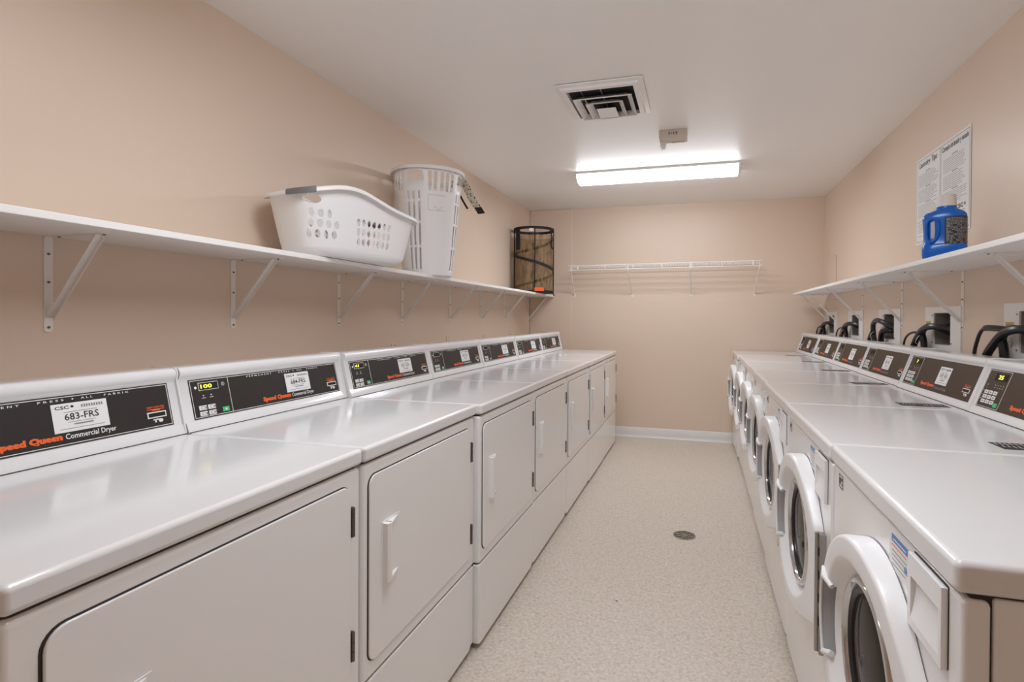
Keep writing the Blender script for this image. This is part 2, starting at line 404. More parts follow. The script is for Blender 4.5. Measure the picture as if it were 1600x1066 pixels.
    for zz in (.748, .450):
        b = MB(hingem).box(.300, .307, -.0075, .001, zz - .036, zz + .036)
        for k in range(3): b.tube([(.3035, -.0075, zz - .034 + k * .0235), (.3035, -.0075, zz - .0125 + k * .0235)], .0045, 8)
        b.build('hinge', None, root)
    return root

dryer0 = make_dryer()
CODES = ['683-FRS', '684-FRS'] + [None] * 5
DISP = [None, '100', '41', None, None, None, None]
DOFF = [-.002, 0, .020, .017, .019, .022, .018]
DLAB = ['white commercial dryer nearest the camera, its label reading 683-FRS',
        'white commercial dryer beside the 683-FRS one, yellow display reading 100',
        'white dryer whose front stands proud of its neighbour, display reading 41',
        'fourth white dryer from the camera, below the tall hamper end of the shelf',
        'fifth white dryer from the camera in the row along the shelf wall',
        'sixth white dryer from the camera, next to last in the row',
        'last white dryer in the row, standing by the back wall pier']
FD = frm((0, .5606, .9455), (1, 0, 0), (0, .0275, .113)); GD = (FD[0] + FD[3] * .0015,) + FD[1:]
dryers = [dryer0] + [copy_tree(dryer0) for _ in range(6)]
for i, o in enumerate(dryers):
    o.location = (DX + DOFF[i], DY0 + DP * (i + .5), 0); o.rotation_euler = (0, 0, PI / 2)
    tag(o, DLAB[i], 'dryer', 'commercial dryers in a row along the shelf wall')
    con = [c for c in o.children if c.name.startswith('console')][0]
    b = MB(paper); csc_sticker(b, GD, .043, .158, .030, .095, CODES[i])
    b.build('identification_label', None, con, smooth=False)['label'] = 'white sticker with a machine number'
    if DISP[i]:
        b = MB(ledy); b.text(GD, DISP[i], -.281, -.281 + .0125 * len(DISP[i]), .0855, .0965, .0018, ledy, .02)
        b.build('display_digits', None, con, smooth=False)['label'] = 'lit yellow digits'

# ------------------------------------------------------------------ washing machine
def door_outline(sc, n=72):
    cx, cz, R_ = .02, .575, .236
    pts = [(cx + R_ * math.cos(a), cz + R_ * math.sin(a)) for a in [2 * PI * k / 180 for k in range(180)]] + [(.262, .405), (.262, .665)]
    # convex hull
    pts = sorted(set(pts)); 
    def half(ps):
        h = []
        for p in ps:
            while len(h) > 1 and (h[-1][0] - h[-2][0]) * (p[1] - h[-2][1]) - (h[-1][1] - h[-2][1]) * (p[0] - h[-2][0]) <= 0: h.pop()
            h.append(p)
        return h
    hull = half(pts)[:-1] + half(pts[::-1])[:-1]
    out = []
    for k in range(n):
        a = 2 * PI * k / n; d = (math.cos(a), math.sin(a)); best = 1
        for i in range(len(hull)):
            p, q = hull[i], hull[(i + 1) % len(hull)]
            e = (q[0] - p[0], q[1] - p[1]); den = d[0] * e[1] - d[1] * e[0]
            if abs(den) < 1e-12: continue
            t = ((p[0] - cx) * e[1] - (p[1] - cz) * e[0]) / den; s_ = ((p[0] - cx) * d[1] - (p[1] - cz) * d[0]) / den
            if t > 0 and -1e-6 <= s_ <= 1 + 1e-6: best = t; break
        out.append((cx + d[0] * best * sc, cz + d[1] * best * sc))
    return out
def Hd(x):      # how far the door stands out, thick on the handle side, thin at the hinge
    t = max(0, min(1, (x + .216) / .478))
    return .054 + (.024 - .054) * (t ** 2.2)

def make_washer():
    root = empty('washing_machine')
    HW = .3395
    b = MB(enam).box(-HW + .0005, HW - .0005, .036, .68, .03, .875)
    b.box(-HW + .008, HW - .008, .012, .675, .025, .885, dark)  # inner body coloured dark, painting shade into the panel seams
    b.build('cabinet', None, root, bevel=.004)
    fp = [(-HW, .03), (-HW + .03, .018), (HW - .04, .018), (HW - .03, .03), (HW, .03), (HW, .8705), (-HW, .8705)]
    MB(enam).prism(fp, 'y', 0, .0335).build('front_panel', None, root, bevel=.010, seg=3)
    for sx in (-1, 1):
        for yy in (.07, .62):
            MB(black).lathe([(.02, 0), (.02, .012), (.009, .014), (.009, .035)], (sx * .28, yy, 0), 12, cap0=True, cap1=True).build('foot', None, root)
    top = MB(enamtop).box(-HW - .0005, HW + .0005, -.008, .69, .8765, .921).build('top', None, root, bevel=.011, seg=4)
    F = frm((.20, .395, .9212), (1, 0, 0), (0, 1, 0))
    b = MB(prk).rect(F, 0, .078, 0, .155, .0004, prk)
    G = (F[0] + F[3] * .0004,) + F[1:]
    for k in range(13):
        yy = .008 + k * .0112
        b.rect(G, .006, .006 + .018 + .012 * random.random(), yy, yy + .002, .0003, prw); b.rect(G, .040, .052 + .018 * random.random(), yy + .004, yy + .006, .0003, prr if k in (4, 5, 9) else prw)
    b.build('warning_label', None, top, smooth=False)['label'] = 'black warning label with fine lines of text'
    con = MB(enamtop).prism([(.570, .919), (.574, .928), (.580, .940), (.585, .944), (.633, 1.076), (.628, 1.083), (.625, 1.090), (.626, 1.097), (.632, 1.103), (.642, 1.105), (.722, 1.104), (.730, 1.097), (.730, .919)], 'x', -HW, HW).build('console', None, root, sharp=60)
    MB(enam).prism([(.571, .921), (.580, .946), (.627, 1.078), (.622, 1.09), (.6235, 1.099), (.631, 1.1055), (.642, 1.1075), (.731, 1.1065), (.732, .921)], 'x', -HW + .0005, -HW + .0045).build('end_cap', None, con)
    MB(dark).box(-HW + .001, HW - .001, .5688, .59, .9205, .9227).build('console_gap_shade', None, con)  # dark strip in place of the shade below the console
    F = frm((0, .5865, .9465), (1, 0, 0), (0, .046, .127)); H = .1345
    b = MB(platew).rect(F, -.312, .312, 0, H, .0015, platew)
    G = (F[0] + F[3] * .0015,) + F[1:]
    b.frame(G, -.309, -.180, .003, H - .003, .0013, .0006, prw)
    b.text(G, 'Speed Queen', -.118, .010, .013, .032, .0009, pro, .07)
    b.text(G, 'Commercial Washer', .013, .126, .013, .026, .0009, prg, .01)
    for j in range(3): b.rect(G, -.302, -.296, .028 + j * .0145, .0295 + j * .0145, .0007, prw)
    for k in range(4):
        b.disc(G, -.245 + k * .015, .082, .0015, .0015, .0006, prw, 6); b.rect(G, -.249 + k * .015, -.241 + k * .015, .072, .075, .0006, prg)
    b.disc(G, -.290, .080, .002, .002, .0006, prw, 6); b.disc(G, -.290, .069, .002, .002, .0006, prg, 6)
    b.build('faceplate', None, con, smooth=False)
    MB(blk).rect(G, -.262, -.195, .098, .122, .0012, blk).build('display', None, con, smooth=False)
    for j in range(3):
        for k in range(3):
            xx, yy = -.280 + k * .027, .022 + j * .0165
            b = MB(prw).rect(G, xx - .0105, xx + .0105, yy - .0062, yy + .0062, .0012, prw).rect(G, xx - .005, xx + .005, yy - .002, yy + .002, .0015, prg)
            b.build('button', None, con, smooth=False)
    b = MB(prg2).rect(G, -.211, -.189, .009, .023, .0014, prg2)
    b.build('start_button', None, con, smooth=False)['label'] = 'green start button'
    card_reader(con, G, .246, .030)
    # soap drawer with scooped finger pull
    x0, x1, z0, z1 = .178, .300, .752, .866
    px0, px1, pz0, pz1, fy = x0 + .012, x1 - .010, z0 + .014, z1 - .034, -.009
    b = MB(wplast).box(x0, px0, fy, -.0005, z0, z1).box(px1, x1, fy, -.0005, z0, z1).box(px0, px1, fy, -.0005, pz1, z1).box(px0, px1, fy, -.0005, z0, pz0)
    dr = b.build('detergent_drawer', None, root)
    lo = []
    for k in range(11):
        t = k / 10; lo.append([(px0, -.0007 + (fy + .0007) * (t ** 1.6), pz1 + (pz0 - pz1) * t), (px1, -.0007 + (fy + .0007) * (t ** 1.6), pz1 + (pz0 - pz1) * t)])
    MB(wplast).loft(lo, close=False).build('finger_pull', None, dr)
    MB(dark).prism(rr(x1 - x0 + .004, z1 - z0 + .004, .007, 4, (x0 + x1) / 2, (z0 + z1) / 2), 'y', -.0008, .001).build('drawer_gap_shade', None, dr)  # dark slab paints the shaded gap around the drawer
    # badge
    F = frm((-.285, -.0005, .830), (1, 0, 0), (0, 0, 1)); b = MB(paper).rect(F, 0, .036, 0, .034, .0008, paper)
    b.frame(F, .001, .035, .001, .033, .0025, .0012, prk); b.rect(F, .006, .016, .010, .026, .0012, prk); b.rect(F, .019, .030, .018, .026, .0012, prk); b.rect(F, .019, .030, .008, .014, .0012, prg)
    b.build('badge', None, root, smooth=False)['label'] = 'small black-framed badge'
    # energy stickers
    F = frm((.068, -.0005, .796), (1, 0, 0), (0, 0, 1)); b = MB(paper).rect(F, 0, .100, 0, .065, .0005, paper)
    b.rect(F, .012, .094, .050, .063, .0009, prb); b.rect(F, .020, .080, .054, .056, .0012, prw)
    b.rect(F, .012, .08, .043, .0445, .0008, pro)
    for k in range(4): b.rect(F, .014, .07 + .02 * random.random(), .010 + .008 * k, .0115 + .008 * k, .0008, prg)
    b.disc(F, .078, .024, .006, .006, .0009, prb)
    b.build('sticker', None, root, smooth=False)['label'] = 'blue and white sticker'
    # door
    N = 72; cx, cz = .02, .575
    O1 = door_outline(1.0, N)
    def circ(rad): return [(cx + rad * math.cos(2 * PI * k / N), cz + rad * math.sin(2 * PI * k / N)) for k in range(N)]
    def sh(s_): return [(cx + (p[0] - cx) * s_, cz + (p[1] - cz) * s_) for p in O1]
    L = []
    for pts, k_ in ((O1, .05), (sh(.998), .80), (sh(.990), .93), (sh(.975), .99), (sh(.960), 1.0)):
        L.append([(p[0], -Hd(p[0]) * k_, p[1]) for p in pts])
    for rad, k_ in ((.196, 1.0), (.191, .985), (.187, .94), (.176, .70), (.165, .48), (.160, .40), (.158, .2)):
        L.append([(p[0], -max(Hd(p[0]) * k_, .004), p[1]) for p in circ(rad)])
    j0, j1 = round(N * 157 / 360), round(N * 207 / 360)
    hb = MB(wplast); vs_ = [p for l in L for p in l]; fs_ = []
    for i_ in range(len(L) - 1):
        for j in range(N):
            if 4 <= i_ <= 7 and j0 <= j < j1: continue
            k = (j + 1) % N; fs_.append((i_ * N + j, i_ * N + k, (i_ + 1) * N + k, (i_ + 1) * N + j))
    hb.add(vs_, fs_)
    door = hb.build('door', None, root, sharp=50)
    # chrome trim and glass
    tr = []
    for rad, y_ in ((.160, .010), (.1585, .024), (.154, .030), (.147, .031), (.143, .027), (.141, .018), (.140, .008)):
        tr.append([(p[0], -y_, p[1]) for p in circ(rad)])
    MB(chrome).loft(tr).build('chrome_trim', None, door)
    bt = []
    for rad, y_ in ((.1415, .004), (.1415, .017), (.134, .022), (.128, .017), (.126, .007)):
        bt.append([(p[0], -y_, p[1]) for p in circ(rad)])
    MB(black).loft(bt).build('rubber_seal', None, door)
    gl = [[(p[0], -y_, p[1]) for p in circ(rad)] for rad, y_ in ((.132, .012), (.120, .016), (.095, .019), (.06, .021), (.02, .022), (.004, .022))]
    MB(glassm).loft(gl, cap1=True).build('glass', None, door)
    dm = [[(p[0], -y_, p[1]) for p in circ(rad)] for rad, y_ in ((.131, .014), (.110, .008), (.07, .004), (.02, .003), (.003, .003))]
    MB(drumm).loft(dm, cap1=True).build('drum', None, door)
    # grip pocket cut into the thick side of the ring
    js = range(j0, j1 + 1)
    O = [L[4][j] for j in js]; I = [L[8][j] for j in js]
    def off(P, d): return [(p[0], p[1] + d, p[2]) for p in P]
    def mixp(P, Q, t): return [tuple(a_ + (c_ - a_) * t for a_, c_ in zip(p, q)) for p, q in zip(P, Q)]
    flo = [(p[0], -.022, p[2]) for p in mixp(O, I, .10)]; fli = [(p[0], -.022, p[2]) for p in mixp(O, I, .92)]
    b = MB(greyh).loft([O, flo, fli, I], close=False)
    for q in (0, -1): b.add([O[q], flo[q], fli[q], I[q]], [(0, 1, 2, 3)])
    b.build('grip_pocket', None, door)
    # raised bracket around the pocket
    b = MB(wplast)
    e_out = off(mixp(O, I, -.02), -.001); 
    b.tube(e_out, .0035, 8)
    for q in (0, -1):
        p_, r_ = Vector(O[q]), Vector(I[q]); d_ = (r_ - p_)
        b.tube([tuple(p_ + d_ * -.03 + Vector((0, -.001, 0))), tuple(p_ + d_ * .45 + Vector((0, -.012, 0))), tuple(p_ + d_ * 1.02 + Vector((0, -.010, 0)))], [.0035, .0065, .0065], 8)
        b.add([tuple(p_), tuple(p_ + d_ * .45 + Vector((0, -.010, 0))), tuple(r_ + Vector((0, -.010, 0))), tuple(r_), tuple(r_ + Vector((0, .01, 0))), tuple(p_ + Vector((0, .01, 0)))], [(0, 1, 2, 3, 4, 5)])
    b.build('handle', None, door)
    # hinge
    b = MB(steel).box(.263, .288, -.016, .0, .345, .665)
    b.tube([(.265, -.018, .345), (.265, -.018, .665)], .006, 8)
    for k in range(4): b.box(.273, .283, -.0175, -.015, .42 + k * .062, .442 + k * .062, blk)
    b.build('hinge', None, root)
    return root

washer0 = make_washer()
WOFF = [-.002, -.006, -.004, .006, .014, .018, .010]
WD = [None, '25', '7', None, None, None, None]
WLAB = ['white front-loading washing machine nearest the camera, its bare cabinet side showing',
        'second white washing machine from the camera, yellow display reading 25',
        'third white washing machine from the camera, standing below the blue jug',
        'fourth white washing machine from the camera, at the middle of the row',
        'fifth white washing machine from the camera in the front-loader row',
        'sixth white washing machine from the camera, next to last in the row',
        'last white washing machine of the row, against the back wall']
FW = frm((0, .5865, .9465), (1, 0, 0), (0, .046, .127)); GW = (FW[0] + FW[3] * .0015,) + FW[1:]
washers = [washer0] + [copy_tree(washer0) for _ in range(6)]
for i, o in enumerate(washers):
    o.location = (WX + WOFF[i], WY0 + WP * (i + .5), 0); o.rotation_euler = (0, 0, -PI / 2)
    tag(o, WLAB[i], 'washing machine', 'front-loading washing machines in a row')
    con = [c for c in o.children if c.name.startswith('console')][0]
    b = MB(paper); csc_sticker(b, GW, .008, .108, .034, .108, None)
    b.build('identification_label', None, con, smooth=False)['label'] = 'white sticker with a machine number'
    if WD[i]:
        b = MB(ledy); b.text(GW, WD[i], -.243, -.243 + .014 * len(WD[i]), .103, .117, .0016, ledy, .02)
        b.build('display_digits', None, con, smooth=False)['label'] = 'lit yellow digits'

# the body of the first dryer is a touch wider than its row pitch
for c in dryers[0].children:
    if c.name.split('.')[0] in ('cabinet', 'lower_panel', 'top'): c.scale = (1.030, 1, 1); c.location.x = -.0103

# small slip on the last dryers
b = MB(paper)
F = frm((-1.10, 4.42, .9162), (1, .3, 0), (-.3, 1, 0)); b.rect(F, -.03, .03, -.10, .10, .002, paper)
for k in range(5): b.rect((F[0] + F[3] * .002,) + F[1:], -.02, .02, -.08 + k * .036, -.065 + k * .036, .0004, prg)
tag(b.build('paper_slip', None, None, smooth=False), 'small white printed slip lying on the top of the sixth dryer', 'paper slip')

# ------------------------------------------------------------------ shelves
def bracket(parent, side, y, xw, ztop, arm=.235, hgt=.272):
    # side +1: bracket on the left wall pointing +x; -1: on the right wall pointing -x
    s = side; w_ = .011
    b = MB(metalw)
    X = lambda d: xw + s * d
    b.prism(rr(.022, hgt, .009, 5, y, ztop - hgt / 2), 'x', X(.0), X(.0022))
    b.box(X(0), X(arm), y - w_, y + w_, ztop - .0022, ztop)
    # pressed diagonal strut of L section
    p0 = Vector((X(arm * .84), y, ztop - .003)); p1 = Vector((X(.004), y, ztop - hgt * .84))
    d = (p1 - p0).normalized(); n = Vector((-d.z, 0, d.x)) * s
    for (o0, o1, h0, h1) in ((-.009, .009, -.0011, .0011), (.007, .009, 0, .011)):
        v = []
        for P in (p0, p1):
            for (a_, c_) in ((o0, h0), (o1, h0), (o1, h1), (o0, h1)):
                v.append(tuple(P + Vector((0, a_, 0)) + n * c_))
        b.add(v, [(0, 1, 2, 3), (7, 6, 5, 4), (0, 4, 5, 1), (1, 5, 6, 2), (2, 6, 7, 3), (3, 7, 4, 0)])
    br = b.build('bracket', None, parent)
    for zz in (ztop - .05, ztop - .13, ztop - hgt + .014):
        MB(hingem).tube([(X(.002), y, zz), (X(.005), y, zz)], .0035, 8).build('screw', None, br)['label'] = 'dark screw head'
    for xx in (.045, arm - .018):
        MB(hingem).tube([(X(xx), y, ztop - .002), (X(xx), y, ztop - .005)], .0035, 8).build('screw', None, br)['label'] = 'dark screw head'
    return br
def shelf(y0, y1, x0, x1a, x1b, z, th, label, side, brs, zb=None):
    xs = (x0, x1a, x1b)
    root = empty('wall_shelf', (x0, (y0 + y1) / 2, z - th))
    xo, yo, zo = x0, (y0 + y1) / 2, z - th
    b = MB(shelfm)
    v = [(xo, y0), (x1a, y0), (x1b, y1), (xo, y1)]
    b.M = Matrix.Translation((-xo, -yo, -zo))
    b.prism(v, 'z', z - th, z).build('shelf_board', None, root, bevel=.002)
    for yb in brs:
        br = bracket(root, side, yb, x0, z - th, .235 if side > 0 else .25, .272)
        br.location = (-xo, -yo, -zo)
    tag(root, label, 'shelf', 'painted wall shelves on steel brackets')
    return root
TH = .019
shelf(.15, 2.982, XL, -1.454, -1.457, SHZ, TH, 'long white shelf over the near dryers, laundry basket and hamper on it', 1, [.45, 1.072, 1.698, 2.345, 2.958])
shelf(2.986, 5.58, XL, -1.457, -1.492, SHZ, TH, 'white shelf over the far dryers, black pop-up hamper at its end', 1, [3.626, 4.212, 4.79, 5.553])
shelf(.6, 3.05, XR, .863, .863, SHZ, TH, 'white shelf over the near washing machines with a blue jug on it', -1, [1.45, 2.10, 2.84])
shelf(3.054, 5.44, XR, .863, .863, SHZ, TH, 'white shelf over the far washing machines, empty', -1, [3.58, 4.35, 5.12, 5.42])

# wire shelf on the back wall
root = empty('wire_shelf', (-.36, YB, 1.79)); RX, RY, RZ = -.36, YB, 1.79
tag(root, 'white wire shelf with four diagonal braces on the back wall', 'wire shelf')
T = Matrix.Translation((-RX, -RY, -RZ)); WX0, WX1, WYF = -1.268, .578, 5.30
def wz(x): return .008 * (x - WX0) / (WX1 - WX0)
b = MB(metalw); b.M = T
for (yy, zz) in ((WYF, 1.766), (WYF - .003, 1.722)): b.bar((WX0, yy, zz), (WX1, yy, zz + .012), .0042, 8)
for k in range(7):
    x = WX0 + .10 + k * .278
    b.bar((x, WYF, 1.766 + wz(x)), (x, WYF - .003, 1.722 + wz(x)), .0045, 6)
b.build('front_lip', None, root)
b = MB(metalw); b.M = T
n = 73
for k in range(n):
    x = WX0 + .004 + (WX1 - WX0 - .008) * k / (n - 1)
    b.bar((x, WYF, 1.770 + wz(x)), (x, YB - .004, 1.770 + wz(x)), .0019, 5)
for yy in (WYF + .10, WYF + .20, YB - .006): b.bar((WX0, yy, 1.766), (WX1, yy, 1.776), .003, 6)
b.build('wire_deck', None, root)
for (xt, xb) in ((-1.242, -1.272), (-.665, -.652), (-.070, -.060), (.555, .545)):
    b = MB(metalw); b.M = T
    b.tube([(xt, WYF - .002, 1.762), (xt, WYF, 1.715), (xb, YB - .012, 1.492), (xb, YB - .004, 1.482)], .0055, 8)
    b.box(xb - .013, xb + .013, YB - .004, YB, 1.462, 1.492)
    b.bar((xb, YB - .002, 1.476), (xb, YB - .007, 1.476), .004, 8)
    b.build('brace', None, root)

# ------------------------------------------------------------------ ceiling things
def light_fixture(cx, cy, label, k):
    lb, ls = lens_mats(k)
    root = empty('ceiling_light', (cx, cy, HC))
    L_ = .615; pr = [(-.112, 0), (-.112, -.030), (-.085, -.060), (-.05, -.072), (.05, -.072), (.085, -.060), (.112, -.030), (.112, 0)]
    b = MB(lb)
    q = [(p[0] * .985, min(p[1], -.016)) for p in pr]
    for i_ in range(len(q) - 1):
        a_, c_ = q[i_], q[i_ + 1]
        b.add([(-L_, a_[0], a_[1]), (L_, a_[0], a_[1]), (L_, c_[0], c_[1]), (-L_, c_[0], c_[1])], [(0, 1, 2, 3)], lb if i_ in (2, 3, 4) else ls)
    b.build('diffuser_lens', None, root, sharp=20)
    for sx in (-1, 1):
        MB(metalw).prism([(p[0] * 1.03, p[1] * 1.04) for p in pr], 'x', sx * L_, sx * (L_ + .018)).build('end_cap', None, root, bevel=.003)
    MB(metalw).box(-L_, L_, -.116, .116, -.018, -.0005).build('mounting_tray', None, root)
    tag(root, label, 'ceiling light', 'fluorescent wraparound ceiling lights')
light_fixture(*LAMP_POS[0], 'lit fluorescent wraparound light near the back of the ceiling', 0)
light_fixture(*LAMP_POS[1], 'lit fluorescent wraparound light above and in front of the camera', 1)

def vent():
    cx, cy = -.483, 2.835; root = empty('air_vent', (cx, cy, HC))
    tag(root, 'white square air diffuser with dark openings in the ceiling', 'air vent')
    hw, hy = .222, .235
    b = MB(metalw)
    def ring(w_, y_, z_): return [(-w_, -y_, z_), (w_, -y_, z_), (w_, y_, z_), (-w_, y_, z_)]
    b.loft([ring(hw, hy, -.002), ring(hw, hy, -.008), ring(hw - .022, hy - .022, -.012), ring(hw - .030, hy - .030, -.022), ring(hw - .052, hy - .052, -.024), ring(hw - .054, hy - .054, -.004)])
    b.build('vent_frame', None, root, sharp=20)
    MB(blk).box(-hw + .05, hw - .05, -hy + .05, hy - .05, -.0035, -.001).build('duct_opening', None, root)
    yfar = hy - .050
    for k, (w_, yn) in enumerate(((.152, -.098), (.098, -.030))):
        # U-shaped sloped louver: near bar and two sides running to the far edge
        b = MB(metalw); d = .034
        for (zz0, zz1, oo) in ((-.034, -.006, d),):
            lo = [(-w_, yfar, zz0), (-w_, yn, zz0), (w_, yn, zz0), (w_, yfar, zz0)]
            hi = [(-w_ + oo * .8, yfar, zz1), (-w_ + oo * .8, yn + oo, zz1), (w_ - oo * .8, yn + oo, zz1), (w_ - oo * .8, yfar, zz1)]
            lip = [(-w_, yfar, zz0 + .006), (-w_, yn, zz0 + .006), (w_, yn, zz0 + .006), (w_, yfar, zz0 + .006)]
            b.loft([lip, lo, hi], close=False)
        b.build('louver', None, root, smooth=False, solid=.002)
    MB(metalw).box(-.052, .052, .040, yfar, -.036, -.033).build('center_plate', None, root)
    MB(metalw).box(-.150, .150, yfar - .006, yfar + .004, -.036, -.004).build('blade_rail', None, root)
    for xx in (-.10, 0.0): MB(steel).box(xx - .003, xx + .003, -hy + .06, yfar, -.008, -.005).build('damper_bar', None, root)
vent()

def alarm():
    cx, cy = -.152, 3.455; root = empty('fire_alarm', (cx, cy, HC))
    tag(root, 'small beige ceiling fire alarm with a clear strobe, marked FIRE', 'fire alarm')
    MB(alm).prism(rr(.172, .118, .006, 3), 'z', -.048, 0).build('alarm_body', None, root, bevel=.003)
    F = frm((0, -.0592, -.024), (1, 0, 0), (0, 0, 1))
    b = MB(prk)
    for q, xx in zip('FIRE', (-.022, -.008, .006, .022)): b.text(F, q, xx - (.0012 if q == 'I' else .0045), xx + (.0012 if q == 'I' else .0045), -.009, .009, .0006, prk, .03)
    b.build('lettering', None, root, smooth=False)['label'] = 'dark lettering'
    b = MB(alm)
    for k in range(5): b.box(-.01, .07, .028 + k * .006, .031 + k * .006, -.0495, -.047)
    b.build('sounder_grille', None, root)
    b = MB(clearp).prism([(-.082, .030), (-.046, .030), (-.050, .078), (-.078, .078)], 'z', -.074, -.040)
    st = b.build('strobe_lens', None, root, bevel=.006)
    MB(prw).box(-.080, -.048, .028, .034, -.070, -.044).build('reflector', None, st)
    b = MB(wplast)
    pth = [(-.083, .028, -.072), (-.081, .06, -.076), (-.074, .082, -.078), (-.054, .082, -.078), (-.047, .06, -.076), (-.045, .028, -.072), (-.083, .028, -.072)]
    b.tube(pth, .003, 6); b.build('lens_rim', None, st)
alarm()

# floor drain
root = empty('floor_drain', (-.061, 3.131, 0)); tag(root, 'round patterned metal floor drain in the speckled floor', 'floor drain')
MB(blk).lathe([(.0, .0002), (.062, .0006)], n=32).build('drain_well', None, root)
b = MB(brass).lathe([(.063, .0005), (.063, .003), (.057, .0035), (.056, .001)], n=32)
for k in range(4):
    a = PI / 4 * k + .5
    b.tube([(-.058 * math.cos(a), -.058 * math.sin(a), .0025), (.058 * math.cos(a), .058 * math.sin(a), .0025)], .0026, 6)
for k in range(8):
    a = PI / 4 * k + .5 + PI / 8
    b.tube([(.040 * math.cos(a) + .011 * math.cos(t), .040 * math.sin(a) + .011 * math.sin(t), .0025) for t in [2 * PI * q / 12 for q in range(13)]], .0022, 6)
b.tube([(.018 * math.cos(t), .018 * math.sin(t), .0025) for t in [2 * PI * q / 16 for q in range(17)]], .0024, 6)
b.build('drain_grate', None, root)
tag(MB(dark).disc(frm((-.33, 2.32, .0001), (1, 0, 0), (0, 1, 0)), 0, 0, .005, .004, .001, dark).build('lint_speck', None), 'tiny dark speck of lint on the open floor', 'lint')

